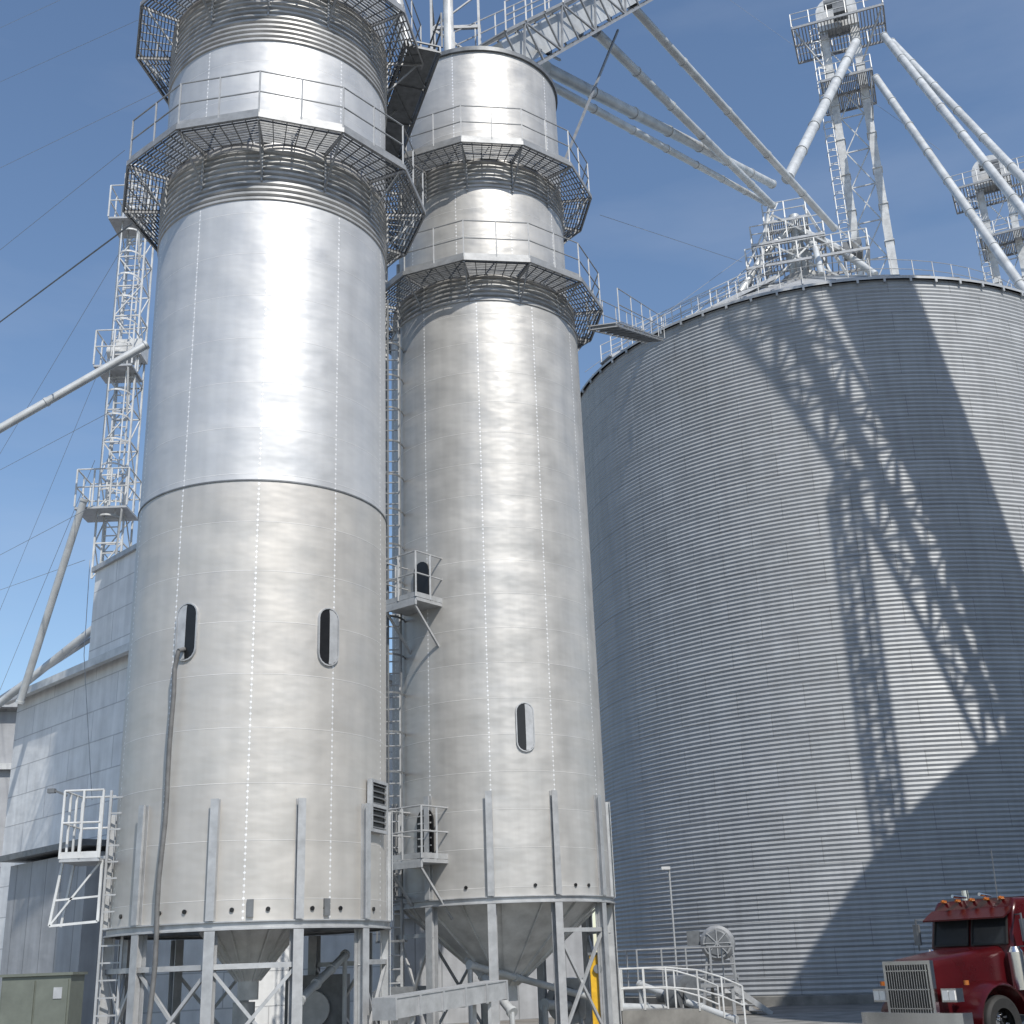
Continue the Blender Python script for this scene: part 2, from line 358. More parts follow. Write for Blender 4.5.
for px in (466,535,575,588):
    ph,z=T2.hit(px,880,r2); m=MB(); m.tube(T2.pt(ph,r2-.02,zr2+.25),T2.pt(ph,r2+.03,zr2+.25),.04,12); m.build('port_plug',M['black'],d2)
def balcony(px,py,d,door):
    c=at(px,py,d); ph=math.atan2((c-T2.c).dot(T2.t),(c-T2.c).dot(T2.n)); n=T2.nr(ph);t=T2.tn(ph)
    a=.6; q=.5
    m=MB(); m.obox(c,t*a,n*q,V((0,0,.04)))
    for k in (-1,1): m.obox(c-V((0,0,.08))+n*q*k,t*a,n*.03,V((0,0,.07)))
    b=m.build('balcony',M['galv'],d2)
    cor=[c+t*a-n*q,c+t*a+n*q,c-t*a+n*q,c-t*a-n*q]
    railing(MB(),[p+V((0,0,.05)) for p in cor],1.15,.022,step=.62).build('railing',M['galv'],b)
    for s in(-1,1):
        m=MB(); m.bar(c+t*a*.8*s+n*q*.9-V((0,0,.1)),c+t*a*.8*s-n*(q+.1)-V((0,0,1.25)),.05); m.build('bracket',M['galv'],b)
    p=T2.pt(ph,r2+.02,c.z+.62); m=MB()
    k=[p+t*math.cos(x)*.26+V((0,0,.35+math.sin(x)*.26)) for x in [PI*i/8 for i in range(9)]]+[p-t*.26-V((0,0,.55)),p+t*.26-V((0,0,.55))]
    m.prism(k,n*.03); dd=m.build('doorway',M['black'],b)
    if door:
        m=MB()
        for i in range(6): m.obox(p+n*.05+V((0,0,-.4+i*.17)),t*.2,n*.02,V((0,0,.015)))
        m.build('louvre',M['galv'],dd)
balcony(413,607,29.3,False); balcony(418,863,29.3,True)

# ---------------- caged ladder between towers ----------------
lb=at(391,600,30.2); root=thing('caged_ladder','tall caged ladder in the gap between the two round towers','ladder',(lb.x,lb.y,0))
m=MB()
for s in(-1,1): m.bar((lb.x+s*.23,lb.y,0),(lb.x+s*.23,lb.y,19),.06,.04,V((0,1,0)))
z=.3
while z<19: m.tube((lb.x-.23,lb.y,z),(lb.x+.23,lb.y,z),.018,6); z+=.3
m.build('ladder',M['galv'],root)
m=MB(); z=2.4
while z<19:
    p=[V((lb.x+.36*math.cos(a),lb.y-.02-.62*math.sin(a),z)) for a in [PI*i/10 for i in range(11)]]
    for a,b in zip(p,p[1:]): m.bar(a,b,.012,.05)
    z+=.95
for i in (2,5,8):
    a=PI*i/10; m.bar((lb.x+.36*math.cos(a),lb.y-.02-.62*math.sin(a),2.4),(lb.x+.36*math.cos(a),lb.y-.02-.62*math.sin(a),18.9),.04,.012,V((0,1,0)))
m.build('cage',M['galv_dark'],root)
for px,rr in ((400,.06),(386,.04)):
    p=at(px,600,31.2); m=MB(); m.tube((p.x,p.y,0),(p.x,p.y,21),rr,10)
    for z in range(2,21,2): m.tube((p.x,p.y,z),(p.x,p.y,z+.1),rr+.03,10)
    tag(m.build('riser_pipe',M['galv'],origin=(p.x,p.y,0)),('thicker' if rr>.05 else 'thinner')+' vertical riser pipe beside the caged ladder between the towers','pipe')

# ---------------- storage bin ----------------
RB=13.3
def storage_bin(T,label,detail=True,group=None,HB=29.6,RB=13.3):
    root=thing('storage_bin',label,'grain bin',(T.c.x,T.c.y,0),group)
    prof=[]; k=160; z0=.35
    if detail:
        for i in range(k*4+1):
            z=z0+(HB-z0)*i/(k*4); prof.append((RB+.02*math.sin(i*PI/2),z))
    else: prof=[(RB,z0),(RB,HB)]
    m=MB(); m.lathe(prof,200,T.c,uvr=RB); m.build('wall',M['bin'],root)
    m=MB(); m.lathe([(RB+.35,-.05),(RB+.35,.32),(RB-.2,.36)],128,T.c); m.build('foundation',M['concrete'],root)
    m=MB(); zp=HB+RB*math.tan(R(29)); m.lathe([(RB+.16,HB-.02),(RB+.16,HB+.1),(1.2,zp),(1.2,zp+.5),(.01,zp+.6)],128,T.c)
    for i in range(60):
        a=2*PI*i/60; m.bar(T.pt(a,RB+.1,HB+.15),T.pt(a,1.3,zp+.02),.06,.08)
    if detail:
        for i in range(72):
            a=2*PI*i/72; m.obox(T.pt(a,RB+.12,HB-.06),T.tn(a)*.05,T.nr(a)*.04,V((0,0,.11)))
    m.build('roof',M['roofm'],root)
    return root,zp
HB=29.6
bin1,ZP=storage_bin(B,'huge corrugated steel grain bin with a shadow across its wall')
m=MB(); zz=HB+.12+1.6*math.tan(R(29))
railing(m,[B.pt(R(a),RB-1.6,zz) for a in range(-100,101,5)],1.0,.018,step=1.2,toe=False); m.build('roof_railing',M['rail'],bin1)
m=MB(); aa=R(-48)
for s in(-1,1):
    q=B.tn(aa)*.5*s
    a=B.pt(aa,RB,HB+.3)+q; b=B.pt(aa,1.8,ZP+.3)+q; m.bar(a,b,.06,.2); railing(m,[a,b],1.1,.025,step=1.5,toe=False)
for i in range(50): 
    c=B.pt(aa,RB,HB+.35).lerp(B.pt(aa,1.8,ZP+.35),i/49); m.obox(c,B.tn(aa)*.5,B.nr(aa)*.12,V((0,0,.02)))
m.build('roof_stair',M['galv'],bin1)
S2=Cyl(35.1,14.9)  # unseen bin, placed and sized so its eave shadows the big bin wall
storage_bin(S2,'unseen second grain bin added off the right edge to cast the low shadow on the big bin',False,HB=33.4,RB=15)

# ---------------- distributor frame on bin peak ----------------
pk=V((B.c.x,B.c.y,ZP)); root=thing('distributor_frame','railed steel frame on the bin peak where the sloping spouts meet','steel frame',tuple(pk))
u=V((.96,-.26,0)); v=V((.26,.96,0))
for sx in(-1,1):
    for sy in(-1,1): 
        m=MB(); m.bar(pk+u*2.6*sx+v*2.2*sy-Z*1.4,pk+u*(.9*sx-.3)+v*.9*sy+Z*(5.6 if sx<0 else 4.8),.14); m.build('leg',M['white'],root)
for z,e,f_,o_ in((.7,3.3,2.2,.4),(2.4,2.0,1.7,-.5),(4.0,1.2,1.2,-.5)):
    cc=pk+u*o_; m=MB()
    for k in range(-10,11): m.obox(cc+Z*z+u*e*k/10,u*.03,v*f_,Z*.03)
    for k in(-1,0,1): m.obox(cc+Z*(z-.09)+v*f_*k,u*e,v*.05,Z*.07); m.obox(cc+Z*(z-.09)+u*e*k,u*.05,v*f_,Z*.07)
    dk=m.build('deck',M['galv'],root)
    railing(MB(),[cc+Z*(z+.05)+u*e*a+v*f_*b for a,b in((-1,-1),(1,-1),(1,1),(-1,1))],1.1,.035,closed=True,step=1.0,toe=False).build('railing',M['white'],dk)
m=MB()
for a_,b_ in (((-2.5,-2.1,-1.2),(1.4,-1.4,2.6)),((2.5,-2.1,-1.2),(-1.8,-1.5,2.6)),((2.2,-1.9,1.0),(-1.2,-1.2,4.4)),((-2.9,-2.0,.8),(-.8,-.8,5.4)),((3.4,-2.0,.7),(1.0,-.8,4.8)),((-2.9,-2.1,-.6),(2.9,-2.1,-.9))):
    m.bar(pk+u*a_[0]+v*a_[1]+Z*a_[2],pk+u*b_[0]+v*b_[1]+Z*b_[2],.09)
m.build('diagonal_brace',M['white'],root)
m=MB(); m.tube(pk+Z*.2,pk+Z*1.4,.35,20,r1=.7); m.tube(pk+Z*1.4,pk+Z*2.2,.7,20); m.tube(pk+Z*2.2,pk+Z*2.9,.7,20,r1=.3); m.tube(pk+Z*2.9,pk+Z*4.8,.3,16)
for a_,b_,rr in (((0,0,4.3),(-1.9,-1.1,2.0),.2),((-1.9,-1.1,2.0),(-3.4,-2.2,-.8),.2),((0,0,4.0),(1.9,-1.1,1.8),.2),((1.9,-1.1,1.8),(3.8,-2.4,-1.2),.2),((.3,0,3.4),(.9,-2.0,1.4),.17),((.9,-2.0,1.4),(1.0,-3.4,-1.2),.17)):
    m.tube(pk+u*a_[0]+v*a_[1]+Z*a_[2],pk+u*b_[0]+v*b_[1]+Z*b_[2],rr,14)
m.build('hopper_box',M['spout'],root)
m=MB(); m.obox(pk+u*2.9-v*1.2+Z*1.2,u*.5,v*.4,Z*.4); m.tube(pk+u*2.3-v*1.4+Z*1.2,pk+u*1.7-v*1.4+Z*1.2,.25,14); m.build('gate_motor',M['galv_dark'],root)
m=MB(); a=pk-u*2.8+Z*.7; b=B.pt(R(-70),7.5,HB+3.4)
for s in(-.45,.45): 
    m.bar(a+v*s,b+v*s,.06,.2); railing(m,[a+v*s,b+v*s],1.1,.03,step=1.2,toe=False)
tag(m.build('roof_walkway',M['white'],origin=b),'white railed walkway running left down the bin roof from the spout frame','walkway')

# ---------------- elevator legs right ----------------
def lattice(mb,base,h0,h1,w,step,t=.1):
    c=[base+V((w/2*a,w/2*b,0)) for a,b in((-1,-1),(1,-1),(1,1),(-1,1))]
    for p in c: mb.bar(p+Z*h0,p+Z*h1,t*1.3,t*1.3,V((0,1,0)))
    z=h0;k=0
    while z<h1-.01:
        z2=min(z+step,h1)
        for i in range(4):
            a=c[i];b=c[(i+1)%4]; mb.bar(a+Z*z2,b+Z*z2,t)
            if k%2: a,b=b,a
            mb.bar(a+Z*z,b+Z*z2,t*.8)
        z=z2;k+=1
def elevator(px,py,d,top,label):
    p=at(px,py,d); base=V((p.x,p.y,0)); root=thing('bucket_elevator',label,'grain elevator',tuple(base),'bucket elevator legs behind the bin')
    n=base.normalized(); t=V((n.y,-n.x,0)); zt=top
    for s in(-1,1):
        m=MB(); m.obox(base+t*1.1*s+Z*(zt/2),t*.28,n*.36,Z*zt/2)
        k=3.0
        while k<zt: m.obox(base+t*1.1*s+Z*k,t*.34,n*.42,Z*.04); k+=3
        m.build('casing',M['white'],root)
    m=MB(); k=2
    while k<zt-3:
        m.bar(base-t*.82+Z*k,base+t*.82+Z*(k+3),.07); m.bar(base-t*.82+Z*(k+3),base+t*.82+Z*(k+3),.08); m.bar(base+t*.82+Z*k,base-t*.82+Z*(k+3),.07); k+=3
    m.build('lattice_brace',M['white'],root)
    m=MB()
    pts=[base+t*1.5*math.cos(PI*i/12)+Z*(zt+.6+1.4*math.sin(PI*i/12))-n*.5 for i in range(13)]
    pts=[base+t*1.5+Z*(zt-1)-n*.5]+pts+[base-t*1.5+Z*(zt-1)-n*.5]
    m.prism(pts,n*1.0); m.build('head_pulley_housing',M['white'],root)
    m=MB(); m.obox(base-n*1.5+Z*(zt-.4)+t*.3,t*.5,n*.5,Z*.5); m.tube(base-n*1.5+Z*(zt+.4)-t*.8,base-n*1.5+Z*(zt+.4)+t*.8,.35,12); m.build('drive_motor',M['galv_dark'],root)
    for z,e in((zt-1.2,3.3),(zt-6.5,1.8)):
        m=MB()
        for k in range(-14,15): m.obox(base+Z*z+t*e*k/14,t*.04,n*2.0,Z*.03)
        for q in range(-1,2): m.obox(base+Z*(z-.12)+n*2.0*q,t*e,n*.05,Z*.09); m.obox(base+Z*(z-.12)+t*e*q,t*.05,n*2.0,Z*.09)
        pl=m.build('head_platform',M['rail'],root)
        railing(MB(),[base+Z*(z+.05)+t*e*a+n*2.0*b for a,b in((-1,-1),(1,-1),(1,1),(-1,1))],1.15,.035,closed=True,step=1.2,toe=False).build('railing',M['white'],pl)
        for a in(-1,1):
            m=MB(); m.bar(base+Z*(z-.2)+t*e*.95*a-n*1.8,base+Z*(z-3.2)+t*1.35*a-n*.4,.1); m.build('bracket',M['galv'],pl)
    m=MB(); k=5; lc=base-n*.9-t*1.75
    for s in(-1,1): m.bar(lc+t*.3*s,lc+t*.3*s+Z*(zt-1),.06,.06,V((0,1,0)))
    while k<zt-1:
        m.bar(lc-t*.3+Z*k,lc+t*.3+Z*k,.045)
        if int(k/.6)%2==0:
            q=[lc+Z*k+t*.4*math.cos(x)-n*.75*math.sin(x) for x in [PI*i/6 for i in range(7)]]
            for a,b in zip(q,q[1:]): m.bar(a,b,.03,.06)
        k+=.6
    m.build('ladder',M['white'],root)
    return base,n,t
zt=at(836,10,79).z
eb,en,et=elevator(866,200,79,zt-1,'tall white twin-leg bucket elevator rising behind the big bin')
zt2=at(985,180,100).z
elevator(1003,235,100,zt2,'more distant bucket elevator at the right edge of the photo')

# ---------------- spouts ----------------
def spout(a,b,r,label,group='sloping grain spouts',flange=4.0,mt='spout'):
    m=MB(); m.tube(a,b,r,16); L=(b-a).length; n=int(L/flange)
    for i in range(n+1):
        p=a.lerp(b,i/max(n,1)); d=(b-a).normalized(); m.tube(p-d*.04,p+d*.04,r*1.16,16)
    tag(m.build('spout_pipe',M[mt],origin=b),label,'spout',group)
spout(at(632,6,39.5),at(834,228,60),.18,'upper thin spout sloping down right to the bin peak')
spout(at(596,32,37.4),at(772,205,61),.19,'middle thin spout sloping down right from the bridge to the bin peak')
spout(at(545,68,36),at(772,184,61.5),.23,'upper one of the two nearly parallel spouts from the tower top')
spout(at(548,84,36),at(766,203,61.5),.16,'lower one of the two nearly parallel spouts from the tower top')
spout(at(856,42,77),at(788,178,63.5),.33,'thick spout sloping down left from the elevator head to the bin peak')
spout(at(884,36,77),at(1110,320,60),.26,'middle long spout from the elevator head to the lower right')
spout(at(892,42,77.5),at(1115,275,62),.25,'topmost long spout from the elevator head to the right edge')
spout(at(876,78,76),at(1080,370,60),.25,'lowest long spout from the elevator head toward the right edge')
spout(at(-60,463,38),at(146,345,37),.13,'pale spout crossing the sky at the left edge to the ladder tower',flange=2.5)
spout(at(84,500,39.5),at(20,702,42),.12,'steep pale spout dropping from the ladder tower to the left building roof')
spout(at(102,622,41.2),at(-40,735,45),.13,'low pale spout sloping left along the roof of the left building')
spout(at(102,632,41.5),at(-30,718,45.5),.08,'thin pipe just above the low sloping spout at far left')
def truss(a,b,w,h,step,t,name,label,mt,deck=True,rail=True,cover=0,rs=1.5,rr=None):
    a=V(a);b=V(b); d=(b-a); L=d.length; d.normalize(); x=d.cross(Z).normalized(); y=x.cross(d)
    root=thing(name,label,'conveyor bridge',tuple(a)); n=max(2,int(L/step))
    P=lambda s,i,j:a+d*L*s+x*w/2*i+y*h*j
    m=MB()
    for i in(-1,1):
        for j in(0,1): m.bar(P(0,i,j),P(1,i,j),t*1.4)
    for k in range(n):
        s0=k/n;s1=(k+1)/n
        for i in(-1,1):
            m.bar(P(s0,i,0),P(s0,i,1),t); m.bar(P(s0,i,k%2),P(s1,i,1-k%2),t)
        for j in(0,1): m.bar(P(s0,-1,j),P(s0,1,j),t); m.bar(P(s0,-1,j),P(s1,1,j),t)
    m.build('truss_frame',M[mt],root)
    if deck:
        m=MB(); m.obox(a+d*L/2+y*.05,d*L/2,x*w/2*.8,y*.03); m.build('deck',M['grate'],root)
    if cover:
        m=MB(); m.obox(a+d*L/2+y*h*.5,d*L/2,x*w*cover,y*h*cover); m.build('gallery_cladding',M['spout'],root)
    if rail:
        for i in (-1,1):
            m=MB(); railing(m,[P(0,i,1)+x*.06*i,P(1,i,1)+x*.06*i],1.1,rr or max(.025,t*.4),step=rs,toe=False)
            m.build('railing',M[mt],root)
    return root
truss(at(500,86,31.0),at(700,-28,44),1.9,1.3,1.5,.06,'conveyor_bridge','latticed conveyor bridge climbing right from the top of the right tower','rail',cover=.36)
truss(at(604,328,31),at(655,342,51),.8,.1,2.0,.03,'catwalk','narrow railed catwalk from the right tower across to the bin roof','rail',rs=4.5,rr=.016)
# hanger braces from the bridge down to the right tower
for (q0,d0,q1,d1_,lab) in (((618,30),38.5,(565,160),34,'long thin brace from the bridge down to the right side of the right tower'),((560,60),34.8,(536,48),31,'short thin brace between the bridge and the rim of the right tower')):
    m=MB(); m.bar(at(*q0,d0),at(*q1,d1_),.07); tag(m.build('bridge_brace',M['rail'],origin=at(*q0,d0)),lab,'brace')
c=T2.c+V((-.6,.4,27)); root=thing('head_frame','steel posts and pipes standing on top of the right tower','steel frame',tuple(c))
m=MB(); lattice(m,c,0,4,1.5,1.3,.06); m.build('post',M['rail'],root)
m=MB(); m.tube(c+V((-1.2,-.6,-.1)),c+V((-1.9,-.8,4)),.22,14); m.build('down_pipe',M['spout'],root)
m=MB(); m.tube(c+V((-.2,-1,.4)),c+V((-.2,-1,4.4)),.16,14); m.build('down_pipe',M['white'],root)
a=T1.pt(R(75),3.65,23.7); b=T2.pt(R(-70),3.3,23.15)
truss(a,b,.9,.2,1.1,.04,'catwalk','short catwalk linking the ring walkways of the two towers','galv_dark',deck=True)

# ---------------- unseen galleries and tower added to shadow the bin wall ----------------
def wallpt(px,py):
    ph,z=B.hit(px,py,RB); return B.pt(ph,RB,z)
K=32
def cast(px,py,k=K): return wallpt(px,py)+S*k
a=cast(850,290);b=cast(1006,672); e=(a-b)*.1
truss(a+e,b-e,2.0,1.7,1.6,.12,'conveyor_bridge','unseen high covered gallery added outside the frame to cast the dark band on the bin','galv',cover=.49,deck=False,rs=1.6,rr=.06)
a=cast(758,320);b=cast(986,722); e=(a-b)*.1
truss(a+e,b-e*.3,1.4,1.2,2.2,.13,'conveyor_bridge','unseen high open truss walkway added outside the frame to cast the lattice shadow on the bin','galv',deck=False,rail=False)
wp=cast(872,700); wb=V((wp.x,wp.y,0)); top=(a.z+b.z)/2
root=thing('unseen_support_tower','unseen lattice support tower added outside the frame to cast the upright shadow on the bin','tower',tuple(wb))
m=MB(); lattice(m,wb,0,top+1,.75,2.4,.1); m.build('lattice_frame',M['galv'],root)

# ---------------- left buildings ----------------
A=at(118,657,38); Bp=at(18,700,44.8); d=(Bp-A); d.z=0; d.normalize(); H=A.z
nb=V((-d.y,d.x,0)); nb = nb if nb.dot(V((0,-1,0)))>0 else -nb
root=thing('warehouse','white sheet-metal building at the left behind the near tower','building',(Bp.x,Bp.y,0))
LW=(Bp-A).length+1.8
s0=V((Bp.x,Bp.y,0)); e0=s0-d*LW; bk=-nb*9
q=lambda a,b,z0,z1,u:m.quad(a+Z*z0,b+Z*z0,b+Z*z1,a+Z*z1,u)
m=MB()
q(s0,e0,0,H,0); q(e0,e0+bk,0,H,30); q(e0+bk,s0+bk,0,H,60); q(s0+bk,s0,0,H,90); m.build('wall',M['siding'],root)
m=MB(); cc=(s0+e0)/2+bk/2+Z*(H+.1); m.obox(cc,d*(LW/2+.2),nb*4.7,Z*.1); m.build('roof',M['galv'],root)
m=MB(); m.obox((s0+e0)/2+nb*.32+Z*(H-.05),d*(LW/2+.25),nb*.1,Z*.12); m.build('gutter',M['white'],root)
P0=at(90,640,39.5); s1=V((P0.x,P0.y,0)); e1=s1-d*4; z1=at(92,572,39.5).z; m=MB()
b2=-nb*4; q(s1,e1,H+.2,z1,0); q(e1,e1+b2,H+.2,z1,9); q(e1+b2,s1+b2,H+.2,z1,18); q(s1+b2,s1,H+.2,z1,27); m.build('penthouse_wall',M['siding'],root)
m=MB(); m.obox((s1+e1)/2+b2/2+Z*(z1+.08),d*2.1,nb*2.1,Z*.08); m.build('penthouse_roof',M['galv'],root)
L0=at(46,860,40); zl=L0.z; L0=V((L0.x,L0.y,0)); L0=s0+(-d)*((L0-s0).dot(-d))+nb*.02
L1=L0-d*5; f=nb*1.6; m=MB()
q(L0+f,L1+f,0,zl-.2,0); q(L0,L0+f,0,zl-.2,12); q(L1+f,L1,0,zl-.2,14); m.build('lean_to_wall',M['siding_grey'],root)
m=MB(); m.obox((L0+L1)/2+f/2+nb*.15+Z*(zl),d*-2.7,f*.6,Z*.08); m.build('lean_to_roof',M['galv_dark'],root)
c=at(8,830,52); root=thing('shed_building','grey metal building at the far left edge behind the white warehouse','building',(c.x,c.y,0))
zt_=at(8,706,52).z; m=MB(); a=V((c.x-14,c.y-2,0));b=V((c.x+3,c.y+1,0)); q(a,b,0,zt_,0); q(b,b+V((-1,12,0)),0,zt_,18); m.build('wall',M['siding_grey'],root)
m=MB(); m.obox((a+b)/2+V((0,6,zt_+.1)),(b-a)/2*1.02,V((0,6.5,0)),Z*.12); m.build('roof',M['galv'],root)
m=MB(); m.obox((a+b)/2+V((0,-.15,zt_-2.3)),(b-a)/2,V((0,.1,0)),Z*.12); m.build('trim',M['white'],root)
root=thing('machinery_shed','low grey shed seen between the legs under the towers','shed',(-1,47,0)); m=MB()
a=V((-6,43,0));b=V((2.4,48,0)); q(a,b,0,3.4,0); q(b,b+V((-1,6,0)),0,3.4,30); m.build('wall',M['siding_grey'],root)
m=MB(); m.obox((a+b)/2+V((0,3,3.5)),(b-a)/2,V((0,3.3,0)),Z*.1); m.build('roof',M['galv'],root)

# ---------------- left ladder tower on the penthouse ----------------
p=at(122,430,40.5); base=V((p.x,p.y,z1+.1)); ht=at(140,180,40.5).z
root=thing('ladder_tower','slim white lattice ladder tower rising behind the left edge of the near tower','ladder tower',tuple(base))
b0=V((base.x,base.y,0))
m=MB(); lattice(m,b0,z1,ht,.9,1.2,.045); m.build('lattice_frame',M['white'],root)
m=MB()
for s in(-.25,.25): m.bar(b0+V((s,-.3,z1)),b0+V((s,-.3,ht)),.05,.05,V((0,1,0)))
z=z1+.3
while z<ht: m.bar(b0+V((-.25,-.3,z)),b0+V((.25,-.3,z)),.035); z+=.3
m.build('ladder',M['white'],root)
m=MB(); z=z1+2
while z<ht:
    qq=[b0+V((.4*math.cos(t),-.5-.5*math.sin(t),z)) for t in [PI*i/8 for i in range(9)]]
    for a,b in zip(qq,qq[1:]): m.bar(a,b,.015,.06)
    z+=.9
for i in(2,6): m.bar(b0+V((.4*math.cos(PI*i/8),-.5-.5*math.sin(PI*i/8),z1+2)),b0+V((.4*math.cos(PI*i/8),-.5-.5*math.sin(PI*i/8),ht)),.04,.015,V((0,1,0)))
m.build('cage',M['white'],root)
for py,ex in((508,.85),(365,.65),(215,.6)):
    z=at(112,py,39.5).z; c=b0+V((-.12,-.45,z)); m=MB(); m.box(c,(2*ex,1.3,.07)); pl=m.build('rest_platform',M['galv'],root)
    railing(MB(),[c+V((ex*i,.65*j,.05)) for i,j in((-1,-1),(1,-1),(1,1),(-1,1))],1.3,.025,closed=True,step=.6,toe=False).build('railing',M['white'],pl)
    m=MB(); m.bar(c+V((.8*ex,-.6,-.05)),c+V((.4,.0,-1.5)),.06); m.build('bracket',M['white'],pl)
m=MB(); z=at(125,348,40).z; c=b0+V((.2,-.2,z)); m.box(c,(.9,.8,.6)); m.tube(c+V((-.75,-.2,-.1)),c+V((-.3,-.2,-.1)),.22,12); tag(m.build('gear_box',M['white'],origin=c),'pale gear box mounted on the upper part of the ladder tower','machinery')
m=MB(); a=at(84,655,37.2); m.tube(a,at(92,800,36.9),.012,6); m.tube(a,at(90,560,38.4),.012,6); tag(m.build('hanging_cable',M['galv'],origin=a),'thin cable hanging down in front of the white warehouse wall','cable')

# service platform at tower one's lower left
c=at(88,862,25.6); root=thing('service_platform','white railed service platform with ladder at lower left of the near tower','platform',(c.x,c.y,0))
m=MB(); m.box(c,(.75,1.0,.06)); m.build('deck',M['galv'],root)
railing(MB(),[c+V((.37*i,.5*j,.03)) for i,j in((1,-1),(-1,-1),(-1,1),(1,1))],1.25,.02,step=.3).build('railing',M['white'],root)
m=MB()
for s in(-1,1): m.bar(c+V((-.37,.3*s,0)),c+V((-.52,.3*s,-1.15)),.045); m.bar(c+V((.37,.3*s,0)),c+V((.37,.3*s,-1.1)),.045)
m.bar(c+V((-.52,-.3,-1.15)),c+V((.37,-.3,-1.1)),.045); m.bar(c+V((-.52,-.3,-1.15)),c+V((.37,-.3,0)),.035); m.bar(c+V((-.46,-.3,-.7)),c+V((.37,-.3,-.65)),.035); m.build('hanging_frame',M['white'],root)
m=MB()
for s in(-.2,.2): m.bar(V((c.x+.62+s,c.y-.2,0)),V((c.x+.62+s,c.y-.2,c.z+1.3)),.045,.045,V((0,1,0)))
z=.3
while z<c.z+1.3: m.bar(V((c.x+.42,c.y-.2,z)),V((c.x+.82,c.y-.2,z)),.028); z+=.3
m.build('ladder',M['galv'],root)
m=MB(); qv=c+V((-.35,-.45,1.2)); m.bar(qv,qv+V((-.28,0,.12)),.04); m.box(qv+V((-.3,0,.1)),(.14,.1,.08)); m.build('flood_lamp',M['galv_dark'],root)

# ---------------- machinery under towers ----------------
def blower(c,rz,label,s=1.0,mt='galv'):
    root=thing('blower',label,'fan',tuple(c)); x=V((math.cos(rz),math.sin(rz),0)); y=V((-math.sin(rz),math.cos(rz),0)); h=1.0*s
    o=c+Z*h*1.1; m=MB(); m.tube(o-y*.3*s,o+y*.3*s,.7*s,28); m.obox(o+x*.55*s+Z*.35*s,x*.45*s,y*.29*s,Z*.33*s); hs=m.build('housing',M[mt],root)
    m=MB(); m.tube(o-y*.31*s,o-y*.42*s,.35*s,20,r1=.45*s); m.build('inlet_ring',M['galv_dark'],hs)
    m=MB(); m.tube(o+y*.35*s,o+y*.95*s,.24*s,16); m.build('motor',M['galv_dark'],root)
    m=MB()
    for i in(-1,1):
        for j in(-1,1): m.bar(c+x*.5*i*s+y*.3*j*s,o+x*.35*i*s+y*.25*j*s-Z*.3*s,.08)
    m.build('stand',M['galv'],root)
c=at(722,990,47.2); c.z=0.0
root=thing('aeration_fan','round grey aeration fan with motor box at the foot of the big bin','fan',(c.x,c.y,0))
zz=at(722,943,47.2).z; o=V((c.x,c.y,zz)); y=V((-.2,-.97,0)).normalized(); x=V((.97,-.2,0)).normalized()
m=MB(); m.tube(o-y*.35,o+y*.35,.6,32); m.tube(o+y*.35,o+y*.45,.6,32,r1=.5); hs=m.build('housing',M['rail'],root)
m=MB(); m.tube(o+y*.455,o+y*.49,.44,28,r1=.4); m.build('inlet_screen',M['galv_dark'],hs)
m=MB()
for i in range(8): a_=2*PI*i/8; m.bar(o+y*.5,o+y*.5+x*.5*math.cos(a_)+Z*.5*math.sin(a_),.03)
m.build('guard_bar',M['galv'],hs)
m=MB(); m.tube(o-y*.35,o-y*2.2,.4,20); m.build('duct',M['galv'],root)
m=MB(); m.obox(o-x*.85+Z*.2,x*.22,y*.2,Z*.25); m.build('motor',M['galv_dark'],root)
m=MB()
for i in(-1,1):
    for j in(-1,1): m.bar(V((o.x,o.y,0))+x*.7*i+y*.3*j,o+x*.4*i+y*.25*j-Z*.4,.08)
    m.bar(V((o.x,o.y,zz*.5))+x*.6*i-y*.3,V((o.x,o.y,zz*.5))+x*.6*i+y*.3,.07)
m.bar(V((o.x,o.y,zz*.5))-x*.6-y*.3,V((o.x,o.y,zz*.5))+x*.6-y*.3,.07)
m.build('stand',M['rail'],root)
a=at(385,1018,24);b=at(497,998,27); root=thing('conveyor','inclined galvanised conveyor trough running between the tower legs','conveyor',(a.x,a.y,0))
d_=(b-a).normalized(); xx=d_.cross(Z).normalized(); yy=xx.cross(d_); mid=(a+b)/2; h=(b-a)/2
m=MB(); m.obox(mid,h,xx*.22,yy*.02); m.obox(mid+xx*.23+yy*.15,h,xx*.012,yy*.17); m.obox(mid-xx*.23+yy*.15,h,xx*.012,yy*.17); m.obox(mid+yy*.33,h,xx*.26,yy*.012)
for i in range(6): m.obox(a.lerp(b,i/5)+yy*.15,d_*.025,xx*.27,yy*.19)
m.build('trough',M['galv'],root)
for s in(.15,.85):
    for k in(-.15,.15):
        p=a.lerp(b,s); m=MB(); m.bar(V((p.x+k,p.y,0)),p+V((k,0,0)),.07); m.build('leg',M['galv'],root)
p=at(599,1000,30.5); root=thing('yellow_guard','yellow painted guard box standing behind the right tower legs','guard',(p.x,p.y,0))
zq=at(599,955,30.5).z; m=MB(); m.box((p.x,p.y,zq/2),(.34,.3,zq)); m.build('body',M['yellow'],root)
m=MB(); m.tube((p.x,p.y-.16,zq-.3),(p.x,p.y-.22,zq-.3),.1,14); m.box((p.x,p.y,zq+.03),(.42,.36,.06)); m.build('cap',M['galv_dark'],root)
